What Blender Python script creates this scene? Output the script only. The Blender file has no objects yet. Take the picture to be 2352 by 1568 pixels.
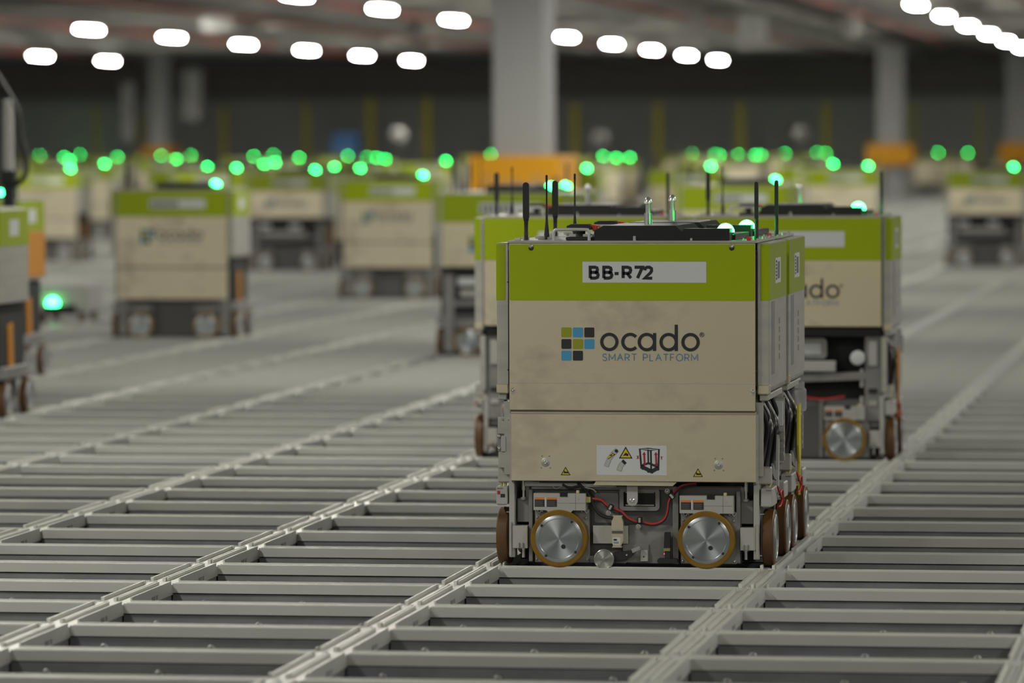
import bpy, bmesh, math, random
from mathutils import Vector, Matrix
random.seed(7)
C = bpy.context.scene.collection
PI = math.pi

# ------------------------------------------------------------------ camera
F_PX = 10800.0
CAM = Vector((3.21138, -9.34742, 1.03355)); YAW, PITCH, ROLL = -0.156553, 0.042023, -0.003428
fw = Vector((math.sin(YAW)*math.cos(PITCH), math.cos(YAW)*math.cos(PITCH), -math.sin(PITCH)))
rt = Vector((math.cos(YAW), -math.sin(YAW), 0)); up = rt.cross(fw)
r2 = math.cos(ROLL)*rt + math.sin(ROLL)*up; u2 = -math.sin(ROLL)*rt + math.cos(ROLL)*up
cd = bpy.data.cameras.new('camera'); cam = bpy.data.objects.new('camera', cd); C.objects.link(cam)
cam.matrix_world = Matrix.Translation(CAM) @ Matrix((r2, u2, -fw)).transposed().to_4x4()
cd.sensor_width = 36.0; cd.lens = 36.0*F_PX/2352.0; cd.clip_start = 0.5; cd.clip_end = 400
cd.dof.use_dof = True; cd.dof.focus_distance = 11.45; cd.dof.aperture_fstop = 3.75; cd.dof.aperture_blades = 0
bpy.context.scene.camera = cam
# ------------------------------------------------------------------ world, exposure
W = bpy.data.worlds.new('world'); bpy.context.scene.world = W; W.use_nodes = True
W.node_tree.nodes['Background'].inputs[0].default_value = (0.5, 0.5, 0.48, 1)
W.node_tree.nodes['Background'].inputs[1].default_value = 0.02
vs = bpy.context.scene.view_settings
vs.view_transform = 'Standard'; vs.look = 'None'; vs.gamma = 1.0; vs.exposure = 0.0; vs.use_curve_mapping = False
LAMP_Z = 2.61; LAMP_RAD = 200.0; LAMP_COL = (1.0, 0.975, 0.90)
# rows of ceiling luminaires: (X, offset along the hall)
LAMP_ROWS = [(-23.5, 0.3), (-17.9, 2.0), (-12.4, -1.55), (-6.8, 0.0), (-0.6, -0.1), (5.2, 0.0), (10.8, 0.4)]
LAMP_Y0, LAMP_DY = 59.35, 4.95
IN_VIEW = {(-17.9, 2), (-17.9, 3), (-17.9, 1),
           (-12.4, -1), (-12.4, 0), (-12.4, 1), (-12.4, 2), (-12.4, 3), (-12.4, 4),
           (-6.8, -4), (-6.8, -3), (-6.8, -2), (-6.8, -1), (-6.8, 0), (-6.8, 1), (-6.8, 2), (-6.8, 3), (-6.8, 4),
           (-0.6, -3), (-0.6, -2), (-0.6, -1), (-0.6, 0), (-0.6, 1), (-0.6, 2)}
for X, off in LAMP_ROWS:
    for k in range(-14, 5):
        if (X, k) in IN_VIEW: continue
        if X == -17.9 and k > 3: continue
        if X == -0.6 and k > 2: continue
        L = bpy.data.lights.new('luminaire_light', 'AREA'); L.shape = 'RECTANGLE'; L.size = 0.15; L.size_y = 0.8
        L.energy = LAMP_RAD*PI*0.15*0.8; L.color = LAMP_COL
        o = bpy.data.objects.new('luminaire_light', L); C.objects.link(o)
        o.location = (X, LAMP_Y0 + off + k*LAMP_DY, LAMP_Z)

PX, PY = 0.7, 0.486695            # grid pitch
def cell(i, r): return Vector((PX*(i+.5)-.03, PY*(r+.5), 0))
def unproject(px, py, depth):      # world point seen at a pixel, at a distance along the hall
    d = fw*F_PX + r2*(px-1176) - u2*(py-784)
    return CAM + d*(depth/d.y)
def project(p):
    d = Vector(p)-CAM; z = d.dot(fw)
    if z < .1: return None
    return 1176+F_PX*d.dot(r2)/z, 784-F_PX*d.dot(u2)/z, z

# ------------------------------------------------------------------ materials
def mat(name, col, rough=.5, metal=0., emit=None, noise=None, aniso=None, spec=None):
    m = bpy.data.materials.new(name); m.use_nodes = True
    nt = m.node_tree; b = nt.nodes['Principled BSDF']
    b.inputs['Base Color'].default_value = (*col, 1); b.inputs['Roughness'].default_value = rough; b.inputs['Metallic'].default_value = metal
    if spec is not None: b.inputs['Specular IOR Level'].default_value = spec
    if emit:
        b.inputs['Emission Color'].default_value = (*emit[0], 1); b.inputs['Emission Strength'].default_value = emit[1]
    if noise:   # (scale xyz, colour 2, contrast lo, hi, roughness spread)
        sc, c2, lo, hi, rs = noise
        tc = nt.nodes.new('ShaderNodeTexCoord'); mp = nt.nodes.new('ShaderNodeMapping'); mp.inputs['Scale'].default_value = sc
        nz = nt.nodes.new('ShaderNodeTexNoise'); nz.inputs['Scale'].default_value = 1; nz.inputs['Detail'].default_value = 5
        rp = nt.nodes.new('ShaderNodeMapRange'); rp.inputs['From Min'].default_value = lo; rp.inputs['From Max'].default_value = hi
        mx = nt.nodes.new('ShaderNodeMix'); mx.data_type = 'RGBA'
        mx.inputs[6].default_value = (*col, 1); mx.inputs[7].default_value = (*c2, 1)
        nt.links.new(tc.outputs['Object'], mp.inputs[0]); nt.links.new(mp.outputs[0], nz.inputs['Vector'])
        nt.links.new(nz.outputs['Fac'], rp.inputs['Value']); nt.links.new(rp.outputs[0], mx.inputs[0]); nt.links.new(mx.outputs[2], b.inputs['Base Color'])
        if rs:
            r = nt.nodes.new('ShaderNodeMapRange'); r.inputs['To Min'].default_value = rough; r.inputs['To Max'].default_value = rough+rs
            nt.links.new(rp.outputs[0], r.inputs['Value']); nt.links.new(r.outputs[0], b.inputs['Roughness'])
    if aniso:
        b.inputs['Anisotropic Rotation'].default_value = ANISO_ROT
        tg = nt.nodes.new('ShaderNodeTangent'); tg.direction_type = 'RADIAL'; tg.axis = aniso
        b.inputs['Anisotropic'].default_value = .85; nt.links.new(tg.outputs[0], b.inputs['Tangent'])
    return m
ANISO_ROT = 0.25
M = {}
M['alu'] = mat('warm_aluminium_sheet', (.86, .775, .565), .29, .82, noise=((6, 3, 8), (.56, .50, .37), .53, .72, .14))
M['alu2'] = mat('brushed_aluminium_cover', (.80, .725, .535), .33, .78, noise=((6, 3, 9), (.57, .51, .375), .53, .73, .12))
M['alug'] = mat('grey_aluminium', (.50, .49, .44), .42, .5, noise=((5, 5, 40), (.44, .43, .39), .4, .7, 0))
M['film'] = mat('logo_film', (.62, .57, .44), .45, .45)
M['green'] = mat('lime_vinyl', (.32, .41, .001), .30, 0, spec=.35)
M['white'] = mat('label_white', (.60, .62, .62), .5)
M['black'] = mat('black_print', (.012, .012, .013), .6)
M['char'] = mat('charcoal_print', (.022, .022, .026), .5)
M['blue'] = mat('logo_blue', (.06, .30, .52), .4)
M['olive'] = mat('logo_olive', (.27, .30, .012), .4)
M['yellow'] = mat('warning_yellow', (.62, .52, .02), .5)
M['redp'] = mat('red_print', (.40, .02, .05), .5)
M['orangep'] = mat('orange_print', (.70, .20, .03), .5)
M['plastic'] = mat('black_plastic', (.010, .010, .011), .35)
M['plas2'] = mat('black_rubber', (.014, .014, .014), .55)
M['cast'] = mat('cast_grey_chassis', (.26, .255, .24), .55, .3, noise=((20, 20, 20), (.21, .205, .195), .4, .7, 0))
M['castd'] = mat('dark_chassis', (.115, .113, .108), .6, .3)
M['light'] = mat('light_grey_casting', (.44, .435, .40), .5, .2)
M['void'] = mat('recess_shade', (.02, .02, .02), .7)  # near-black colour stands for the shade in holes and machine interiors
M['steel'] = mat('bright_steel', (.74, .73, .70), .24, .8)
M['disc'] = mat('machined_wheel_disc', (.46, .49, .50), .33, .9, aniso='Y', noise=((12, 12, 12), (.38, .42, .44), .45, .7, .1))
M['discx'] = mat('machined_side_disc', (.46, .48, .48), .33, .9, aniso='X')
M['rim'] = mat('turned_rim', (.58, .57, .53), .28, .9)
M['tyre'] = mat('amber_polyurethane', (.215, .118, .008), .38, 0, noise=((30, 30, 30), (.17, .085, .007), .4, .7, 0))
M['tyret'] = mat('worn_amber_tread', (.115, .052, .010), .5, 0, noise=((20, 20, 9), (.07, .028, .008), .4, .7, 0))
M['redc'] = mat('red_cable', (.50, .03, .03), .4)
M['redb'] = mat('red_plastic', (.55, .03, .02), .4)
M['orangec'] = mat('orange_cable', (.60, .10, .03), .4)
M['purple'] = mat('dark_purple_cable', (.03, .02, .04), .4)
M['yconn'] = mat('pale_yellow_connector', (.55, .50, .18), .5)
M['brass'] = mat('brass', (.45, .40, .20), .35, .7)
M['handle'] = mat('grey_painted_handle', (.52, .52, .50), .4, .2)
M['lamp'] = mat('green_beacon', (.05, .6, .2), .3, 0, emit=((.02, 1.0, .15), 48))
M['lamp0'] = mat('dark_beacon_base', (.02, .06, .03), .4)
M['led'] = mat('red_led', (.5, .02, .02), .4, 0, emit=((1, .05, .03), 4))
M['gled'] = mat('green_led', (.02, .5, .1), .4, 0, emit=((.02, 1, .2), 6))
M['rail'] = mat('anodised_rail', (.57, .575, .53), .46, .2, noise=((3, 3, 3), (.52, .525, .485), .4, .65, .05))
M['railrun'] = mat('metallic_running_rail', (.60, .60, .56), .42, .36, noise=((3, 3, 3), (.53, .53, .495), .4, .65, .05))  # more metallic than the cross rails, to dim tops lit from above
M['under'] = mat('galvanised_beam', (.25, .26, .26), .55, .3, noise=((9, 9, 9), (.19, .20, .20), .4, .7, 0))
M['bolt'] = mat('zinc_bolt', (.24, .24, .23), .5, .5)
M['clip'] = mat('white_clip', (.60, .60, .56), .5)
M['slab'] = mat('dark_slab', (.05, .05, .05), .8)
M['wall'] = mat('grey_cladding', (.52, .53, .50), .7)
M['wallshade'] = mat('shade_band', (.24, .215, .20), .8)  # shadow at the top of the far wall, put into the colour
M['ceil'] = mat('grey_ceiling', (.54, .52, .47), .85, noise=((.25, 1.1, 1), (.20, .18, .16), .42, .62, 0))
M['beam'] = mat('grey_beam', (.40, .39, .36), .7)
M['pipe'] = mat('red_sprinkler_pipe', (.30, .05, .035), .5)
M['column'] = mat('grey_painted_column', (.47, .475, .465), .6)
M['orange'] = mat('orange_guard', (.95, .44, .008), .5)
M['yelpost'] = mat('yellow_post', (.50, .44, .03), .6)
M['bluebox'] = mat('blue_plastic', (.13, .30, .62), .5)
M['ghost'] = mat('pale_grey_fitting', (.55, .55, .52), .6)
M['diff'] = mat('luminaire_diffuser', (.9, .9, .9), .5, 0, emit=(LAMP_COL, LAMP_RAD))
M['shield'] = mat('hazy_white_plate', (.55, .55, .52), .5)
M['amber'] = mat('amber_side_panel', (.55, .22, .01), .5)

# ------------------------------------------------------------------ mesh builder
class MB:
    def __init__(s): s.v = []; s.f = []
    def add(s, v, f):
        n = len(s.v); s.v += [tuple(p) for p in v]; s.f += [[n+i for i in q] for q in f]; return s
    def box(s, x0, x1, y0, y1, z0, z1):
        return s.add([(x0,y0,z0),(x1,y0,z0),(x1,y1,z0),(x0,y1,z0),(x0,y0,z1),(x1,y0,z1),(x1,y1,z1),(x0,y1,z1)],
                     [(0,3,2,1),(4,5,6,7),(0,1,5,4),(1,2,6,5),(2,3,7,6),(3,0,4,7)])
    def cbox(s, x0, x1, y0, y1, z0, z1, b=.003):     # bevelled box
        bm = bmesh.new(); bmesh.ops.create_cube(bm, size=1)
        for v in bm.verts: v.co = Vector(((x0+x1)/2+v.co.x*(x1-x0), (y0+y1)/2+v.co.y*(y1-y0), (z0+z1)/2+v.co.z*(z1-z0)))
        bmesh.ops.bevel(bm, geom=bm.edges[:], offset=min(b, .45*min(x1-x0, y1-y0, z1-z0)), segments=1, affect='EDGES')
        bm.verts.index_update(); s.add([v.co for v in bm.verts], [[v.index for v in f.verts] for f in bm.faces]); bm.free(); return s
    def prism(s, pts, a0, a1, ax='y'):               # outline pts (u, w) extruded along an axis from a0 to a1
        def P(u, w, a): return {'y': (u, a, w), 'x': (a, u, w), 'z': (u, w, a)}[ax]
        n = len(pts); A = sum(pts[i][0]*pts[(i+1) % n][1]-pts[(i+1) % n][0]*pts[i][1] for i in range(n))
        if (A < 0) != (ax == 'y' and False): pts = pts[::-1] if A < 0 else pts
        v = [P(u, w, a0) for u, w in pts]+[P(u, w, a1) for u, w in pts]
        f = [list(range(n)), list(range(2*n-1, n-1, -1))]+[(i, i+n, (i+1) % n+n, (i+1) % n) for i in range(n)]
        if ax in 'xz': f = [q[::-1] for q in f]
        return s.add(v, f)
    def lathe(s, prof, c, ax='z', n=20):             # profile of (radius, along)
        def P(r, a, t):
            x, y = r*math.cos(t), r*math.sin(t)
            return {'z': (c[0]+x, c[1]+y, c[2]+a), 'y': (c[0]+x, c[1]+a, c[2]+y), 'x': (c[0]+a, c[1]+x, c[2]+y)}[ax]
        m = len(prof); v = [P(r, a, 2*PI*k/n) for k in range(n) for r, a in prof]; f = []
        for k in range(n):
            for j in range(m-1):
                q = [k*m+j, ((k+1) % n)*m+j, ((k+1) % n)*m+j+1, k*m+j+1]
                if prof[j][0] < 1e-7: q = [q[0], q[2], q[3]]
                elif prof[j+1][0] < 1e-7: q = [q[0], q[1], q[2]]
                f.append(q)
        return s.add(v, f)
    def cyl(s, c, r, l, ax='z', n=16): return s.lathe([(0, 0), (r, 0), (r, l), (0, l)], c, ax, n)
    def tube(s, pts, r, n=8, sub=4, close=False):
        P = [Vector(p) for p in pts]
        if sub > 1 and len(P) > 2:                   # Catmull-Rom
            Q = []
            for i in range(len(P)-1):
                a, b, c, d = P[max(i-1, 0)], P[i], P[i+1], P[min(i+2, len(P)-1)]
                for k in range(sub):
                    t = k/sub; Q.append(.5*((2*b)+(c-a)*t+(2*a-5*b+4*c-d)*t*t+(3*b-a-3*c+d)*t**3))
            P = Q+[P[-1]]
        rs = r if isinstance(r, (list, tuple)) else [r]*len(P)
        v = []; N = None
        for i, p in enumerate(P):
            T = (P[min(i+1, len(P)-1)]-P[max(i-1, 0)]).normalized()
            if N is None: N = T.cross(Vector((.3, .5, .8))).normalized()
            N = (N-T*N.dot(T)).normalized(); B = T.cross(N)
            v += [p+rs[i]*(math.cos(2*PI*k/n)*N+math.sin(2*PI*k/n)*B) for k in range(n)]
        f = [(i*n+k, i*n+(k+1) % n, (i+1)*n+(k+1) % n, (i+1)*n+k) for i in range(len(P)-1) for k in range(n)]
        f += [list(range(n))[::-1], [(len(P)-1)*n+k for k in range(n)]]
        return s.add(v, f)
    def stroke(s, pts, w, y0, y1, close=False):      # flat ribbon in the x-z plane, thickness along y
        P = [Vector((a, b)) for a, b in pts]; n = len(P); L = []; R = []
        for i in range(n):
            a = P[i-1] if (i or close) else None; b = P[(i+1) % n] if (i < n-1 or close) else None
            d1 = (P[i]-a).normalized() if a is not None else None; d2 = (b-P[i]).normalized() if b is not None else None
            d1 = d1 or d2; d2 = d2 or d1
            t = d1+d2; t = t.normalized() if t.length > 1e-6 else d1
            nn = Vector((-t.y, t.x)); k = min(1/max(nn.dot(Vector((-d1.y, d1.x))), .35), 2.2)
            L.append(P[i]+nn*w/2*k); R.append(P[i]-nn*w/2*k)
        v = [(p.x, y0, p.y) for p in L]+[(p.x, y0, p.y) for p in R]+[(p.x, y1, p.y) for p in L]+[(p.x, y1, p.y) for p in R]; f = []
        for i in range(n if close else n-1):
            j = (i+1) % n
            f += [(i, n+i, n+j, j), (2*n+i, 2*n+j, 3*n+j, 3*n+i), (i, j, 2*n+j, 2*n+i), (n+i, 3*n+i, 3*n+j, n+j)]
        if not close: f += [(0, 2*n, 3*n, n), (n-1, 2*n-1, 4*n-1, 3*n-1)]
        return s.add(v, f)
    def mesh(s, name, m, smooth=False):
        me = bpy.data.meshes.new(name); me.from_pydata(s.v, [], s.f)
        bm = bmesh.new(); bm.from_mesh(me); bmesh.ops.recalc_face_normals(bm, faces=bm.faces); bm.to_mesh(me); bm.free()
        if smooth:
            for p in me.polygons: p.use_smooth = True
            try: me.set_sharp_from_angle(angle=math.radians(38))
            except Exception: pass
        me.materials.append(m if not isinstance(m, str) else M[m]); return me
    def build(s, name, m, parent=None, smooth=False):
        o = bpy.data.objects.new(name, s.mesh(name, m, smooth)); C.objects.link(o); o.parent = parent; return o
def link(name, me, parent=None, loc=None):
    o = bpy.data.objects.new(name, me); C.objects.link(o); o.parent = parent
    if loc is not None: o.location = loc
    return o
def empty(name, loc=(0, 0, 0), rz=0.):
    o = bpy.data.objects.new(name, None); C.objects.link(o); o.location = loc; o.rotation_euler.z = rz; o.empty_display_size = .1; return o
def tag(o, label=None, cat=None, group=None, kind=None):
    if label: o['label'] = label
    if cat: o['category'] = cat
    if group: o['group'] = group
    if kind: o['kind'] = kind
    return o
def copy_tree(o, parent=None):
    c = o.copy(); C.objects.link(c); c.parent = parent
    for ch in KIDS.get(o.name, ()): copy_tree(ch, c)
    return c
KIDS = {}
def index_kids():
    KIDS.clear()
    for o in C.objects:
        if o.parent: KIDS.setdefault(o.parent.name, []).append(o)
def rrect(x0, x1, z0, z1, r, n=4, tl=True, tr=True, bl=True, brr=True):
    pts = []
    for (cx, cz, a, on, kx, kz) in ((x1-r, z1-r, 0, tr, x1, z1), (x0+r, z1-r, 90, tl, x0, z1), (x0+r, z0+r, 180, bl, x0, z0), (x1-r, z0+r, 270, brr, x1, z0)):
        if on: pts += [(cx+r*math.cos(math.radians(a+90*k/n)), cz+r*math.sin(math.radians(a+90*k/n))) for k in range(n+1)]
        else: pts.append((kx, kz))
    return pts
def arc(cx, cz, r, a0, a1, n=24): return [(cx+r*math.cos(math.radians(a0+(a1-a0)*k/n)), cz+r*math.sin(math.radians(a0+(a1-a0)*k/n))) for k in range(n+1)]

# ------------------------------------------------------------------ setting: the storage grid
RW = .035                          # half width of a rail
floor = empty('floor'); tag(floor, 'pale aluminium grid of crossing double rails with open cells', kind='structure')
MB().box(-40, 18, -13.5, 92.5, -.62, -.6).build('base_slab', 'slab', floor)
def cross_profile():               # Y-Z outline of a cross rail, wheel tread at z = 0
    return [(-RW, -.0195), (RW, -.0195), (RW, .003), (RW-.004, .003), (RW-.004, 0), (.003, 0), (.003, .002), (-.003, .002), (-.003, 0), (-RW+.004, 0), (-RW+.004, .003), (-RW, .003)]
cr_len = PX-2*RW
me_cross = MB().prism(cross_profile(), 0, cr_len, 'x').mesh('cross_rail', 'rail')
me_under = MB().box(0, cr_len, -.031, .031, -.15, -.0225).box(0, cr_len, -.02, .02, -.0225, -.0195).mesh('lower_beam', 'under')
bp = MB().lathe([(.0, -.008), (.006, -.008), (.0095, -.004), (.0095, 0)], (0, 0, 0), 'y', 10); me_bolt = bp.mesh('bolt', 'bolt', True)
def run_parts():                   # running rail piece, x from -2*RW to 0, y from -RW to PY-RW
    body = MB().box(-2*RW, 0, -RW, PY-RW, -.024, 0)
    g = .012
    a, b = RW+g-.0, PY-RW-g         # lips stop short of the crossing
    body.box(-2*RW, -2*RW+.004, a, b, 0, .009)
    body.box(-.004, 0, a, b, 0, .009)
    body.box(-RW-.006, -RW-.002, a, b, 0, .008); body.box(-RW+.002, -RW+.006, a, b, 0, .008)
    return body
me_run = run_parts().mesh('running_rail', 'railrun')
me_clip = MB().box(0, .007, 0, .011, 0, .0095).mesh('joint_clip', 'clip')
me_under2 = MB().box(-RW-.031, -RW+.031, -RW, PY-RW, -.15, -.026).box(-RW-.02, -RW+.02, -RW, PY-RW, -.026, -.024).mesh('lower_beam', 'under')
tgm = MB()
for k, (a, b) in enumerate(((.30, .335), (.345, .36))): tgm.box(0, .0006, a-.06, b-.06, -.020, -.010)
me_tag = tgm.mesh('stencil_mark', mat('faint_stencil', (.22, .22, .21), .6))
cross, runs = [], []
for r in range(-3, 186):
    for i in range(-58, 14):
        p = project((PX*i+.35, PY*r, 0)); q = project((PX*i, PY*(r+.5), 0))
        if p and -500*11/p[2]-150 < p[0] < 2352+150+500*11/p[2] and p[1] < 1800: cross.append((p[2], r, i))
        if q and -200*11/q[2]-150 < q[0] < 2352+150+200*11/q[2] and q[1] < 1850: runs.append((q[2], r, i))
# rails under the two nearest robots stay, cells further than the 300 nearest become one mesh
cross.sort(); runs.sort()
def inframe(r, i, dx, dy):
    p = project((PX*i+dx, PY*r+dy, 0)); return p and -40 < p[0] < 2392 and p[1] < 1600
vis = [c for c in cross if any(inframe(c[1], c[2], t*cr_len, 0) for t in (0, .25, .5, .75, 1))]
near = set(vis[:290]); far = MB(); farb = MB()
for c in cross:
    z, r, i = c
    if c in near:
        o = link('cross_rail', me_cross, floor, (PX*i, PY*r, 0)); link('lower_beam', me_under, o)
        if r <= 9:
            for k in range(3): link('bolt', me_bolt, o, (.075+.235*k, -.031, -.044))
    else:
        x = PX*i; y = PY*r
        far.prism([(y+a, b) for a, b in cross_profile()], x, x+cr_len, 'x'); farb.box(x, x+cr_len, y-.031, y+.031, -.15, -.0225)
tag(far.build('far_cross_rails', 'rail', floor), kind='stuff'); tag(farb.build('far_lower_beams', 'under', floor), kind='stuff')
visr = [c for c in runs if any(inframe(c[1], c[2], 0, t*PY) for t in (0, .5, 1))]
nearr = set(visr[:290]); far = MB()
for c in runs:
    z, r, i = c
    if c in nearr:
        o = link('running_rail', me_run, floor, (PX*i, PY*r, 0)); link('lower_beam', me_under2, o)
        if z < 19:
            for yy in (RW+.004, PY-RW-.016):
                for xx in (-2*RW, -RW-.006): link('joint_clip', me_clip, o, (xx, yy, 0))
        if z < 13.5: link('stencil_mark', me_tag, o)
    else:
        x = PX*i; y = PY*r
        far.box(x-.07, x, y-RW, y+PY-RW, -.028, 0)
        for a in (-.07, -.039, -.004): far.box(x+a, x+a+.004, y+.05, y+PY-.05, 0, .009)
tag(far.build('far_running_rails', 'railrun', floor), kind='stuff')

# ------------------------------------------------------------------ setting: hall shell
def struct(name, mb, m, label=None): return tag(mb.build(name, m), label, kind='structure')
WB = 90.5
wall = struct('wall_back', MB().box(-40, 18, WB, WB+.2, -.6, 2.45), 'wall', 'dark grey ribbed cladding at the far end of the hall')
for k in range(9):
    z = 1.08+k*.15; MB().box(-40, 18, WB-.05, WB, z, z+.04).build('cladding_rib', 'wallshade' if k > 5 else 'wall', wall)  # upper ribs share the dark shade colour
MB().box(-40, 18, WB-1.2, WB-.02, 2.1, 2.75).build('shade_panel', 'wallshade', wall)  # dark panel stands for the shadowed top of the wall
struct('wall_left', MB().box(-40.2, -40, -14, 91, -.6, 3.6), 'wall', 'grey side wall far to the left')
struct('wall_right', MB().box(18, 18.2, -14, 91, -.6, 3.6), 'ghost', 'pale side wall to the right')
struct('wall_front', MB().box(-40, 18, -14.2, -14, -.6, 3.6), 'ghost', 'pale wall behind the viewpoint')
ceil = struct('ceiling', MB().box(-40, 18, -14, 91, 3.05, 3.2), 'ceil', 'grey ceiling with beams, ducts and pipes')
for k in range(22):
    y = 44+k*2.1; MB().box(-40, 18, y, y+.16, 2.86, 3.05).build('purlin', 'beam', ceil)
for k, x in enumerate((-21, -15.1, -9.6, -3.4, 2.3)):
    MB().box(x, x+.25, 30, WB-1.3, 2.8, 2.95).build('ceiling_beam', 'beam', ceil)
for k, x in enumerate((-19.5, -14.0, -10.6, -8.2, -4.6, -2.1, .4)):
    MB().tube([(x, 30, 2.78), (x, WB-1.3, 2.78)], .035, 8, 1).build('sprinkler_pipe', 'pipe', ceil, True)
for k, (x, y, w, h) in enumerate(((-20.2, 66, .5, .28), (-16.5, 64, .6, .3), (-12.0, 58, .5, .35), (-9.4, 60, .45, .4), (-7.6, 57, .5, .3), (-5.4, 53, .4, .4), (-4.8, 56, .35, .55), (-3.9, 56, .35, .6), (-2.7, 62, .5, .3), (-13.4, 70, .4, .4), (-17.4, 73, .5, .3), (-8.4, 75, .5, .35))):
    MB().cbox(x, x+w, y, y+.5, 3.05-h, 3.05, .03).build('ceiling_box', 'ghost' if k % 3 else 'beam', ceil)

# ceiling luminaires in view
names = {}
for X, off in LAMP_ROWS:
    ks = sorted(k for (x, k) in IN_VIEW if x == X)
    for k in ks:
        o = empty('ceiling_light', (X, LAMP_Y0+off+k*LAMP_DY, LAMP_Z))
        row = {-17.9: 'the leftmost row', -12.4: 'the long row left of the grey column', -6.8: 'the row crossing behind the big column', -0.6: 'the row at the upper right'}[X]
        nth = ['first', 'second', 'third', 'fourth', 'fifth', 'sixth', 'seventh', 'eighth', 'ninth'][ks.index(k)]
        tag(o, '%s nearest bright ceiling light of %s' % (nth, row), 'ceiling light', 'bright ceiling lights in rows')
        MB().cbox(-.09, .09, -.42, .42, .0, .06, .015).build('housing', 'ghost', o)
        MB().cbox(-.075, .075, -.4, .4, -.03, 0, .012).build('diffuser', 'diff', o)
        for yy in (-.3, .28): MB().box(-.01, .01, yy, yy+.02, .06, .44).build('hanger', 'beam', o)

# columns with orange guards
def column(px, z, w, d, label, gl, gw, gh):
    X, Y, _ = unproject(px, 300, z)
    o = empty('steel_column', (X, Y, -.6)); tag(o, label, 'column', 'grey columns rising from the grid')
    m = MB()
    t = .03                              # rolled box section with flanges
    m.cbox(-w/2, w/2, 0, d, 0, 3.65, .012); m.build('shaft', 'column', o)
    MB().cbox(-w/2-.06, w/2+.06, -.06, d+.06, 0, .05, .01).build('base_plate', 'column', o)
    g = empty('column_guard', (X, Y, 0)); tag(g, gl, 'guard', 'orange guards around the columns')
    a = gw/2
    MB().cbox(-a, a, -.22, -.17, .62, gh, .012).build('front_board', 'orange', g)
    MB().cbox(-a, a, d+.17, d+.22, .62, gh, .012).build('rear_board', 'orange', g)
    MB().cbox(-a, -a+.05, -.17, d+.17, .62, gh, .012).build('side_board', 'orange', g)
    MB().cbox(a-.05, a, -.17, d+.17, .62, gh, .012).build('side_board', 'orange', g)
    for sx in (-1, 1):
        for yy in (-.16, d+.16): MB().cbox(sx*(a-.09)-.03, sx*(a-.09)+.03, yy-.03, yy+.03, -.03, gh-.04, .006).build('post', 'beam', g)
    return g
g = column(1190, 36, .40, .62, 'largest grey steel column standing behind the front robot', 'large orange guard at the foot of the big central column', .70, .94)
for k, (x, w) in enumerate(((-.25, .10), (-.10, .16), (.13, .12), (.30, .05))):
    MB().box(x, x+w, -.2212, -.2200, .50+.02*(k % 2), .80-.03*(k % 2)).build('worn_marking', mat('faded_marking', (.80, .42, .08), .6) if k != 3 else 'castd', g)
column(2046, 86, .48, .5, 'second grey column, towards the right side of the hall', 'orange guard at the foot of the right-hand column', .84, 1.0)
column(362, 92, .36, .5, 'slim grey column far left behind the robots', 'small orange guard at the foot of the far left column', .60, 1.0)
column(2340, 91, .48, .5, 'grey column cut by the right edge of the picture', 'orange guard at the right edge of the picture', .70, 1.02)
# stand-in discs, cabinets and yellow posts by the far wall
def far_pt(px, z): q = unproject(px, 300, z); return q.x, q.y
for k, (px, y0, wd, lean) in enumerate(((222, 240, 20, 0), (325, 262, 12, 0), (515, 245, 24, 0), (704, 235, 24, 0), (852, 225, 28, 0), (982, 225, 30, 0), (1322, 240, 28, 0), (1512, 240, 28, 0), (1702, 240, 28, 0), (1898, 240, 26, 0), (2098, 240, 20, 0), (2250, 240, 20, 0))):
    z = 95.0; x, y = far_pt(px, z); s = F_PX/z; w = max(wd-12, 7)/s/2; top = CAM.z+(332-y0)/s
    o = empty('yellow_post', (x, y, -.6)); nth = ['first', 'second', 'third', 'fourth', 'fifth', 'sixth', 'seventh', 'eighth', 'ninth', 'tenth', 'eleventh', 'twelfth'][k]
    tag(o, '%s yellow post from the left along the far wall' % nth, 'post', 'yellow posts along the far wall')
    MB().cbox(-w, w, -w, w, 0, top+.6, .008).build('post_shaft', 'yelpost', o); MB().cbox(-w*1.8, w*1.8, -w*1.8, w*1.8, 0, .03, .005).build('foot_plate', 'beam', o)
x, y = far_pt(796, 93); o = empty('blue_water_tank', (x, y, -.6))
tag(o, 'blurred blue plastic container standing by the far wall', 'container')
MB().cbox(-.27, .27, -.25, .25, .0, 1.72, .03).build('body', 'bluebox', o)
for k in range(4): MB().cbox(-.285, .285, -.265, .265, .9+.2*k, .94+.2*k, .01).build('moulded_rib', 'bluebox', o)
MB().cbox(-.29, .29, -.27, .27, 1.72, 1.86, .04).build('lid', 'bluebox', o)
for k, (px, yy, wpx, hpx, z, lab) in enumerate(((445, 215, 50, 130, 90, 'tall pale cabinet right of the slim far column'), (298, 255, 32, 150, 90, 'narrow pale duct left of the slim far column'))):
    x, y = far_pt(px, z); s = F_PX/z; zc = CAM.z+(332-yy)/s; w, h = wpx/s/2, hpx/s/2
    o = empty('wall_cabinet', (x, y, zc-h)); tag(o, lab, 'cabinet')
    MB().cbox(-w, w, -.15, .15, 0, 2*h, .02).build('body', 'castd', o); MB().cbox(-w*.85, w*.85, -.16, -.15, .06, h*.98, .004).build('door', 'cast', o); MB().cbox(-w*.85, w*.85, -.16, -.15, h*1.02, 2*h-.06, .004).build('door', 'cast', o)
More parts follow.
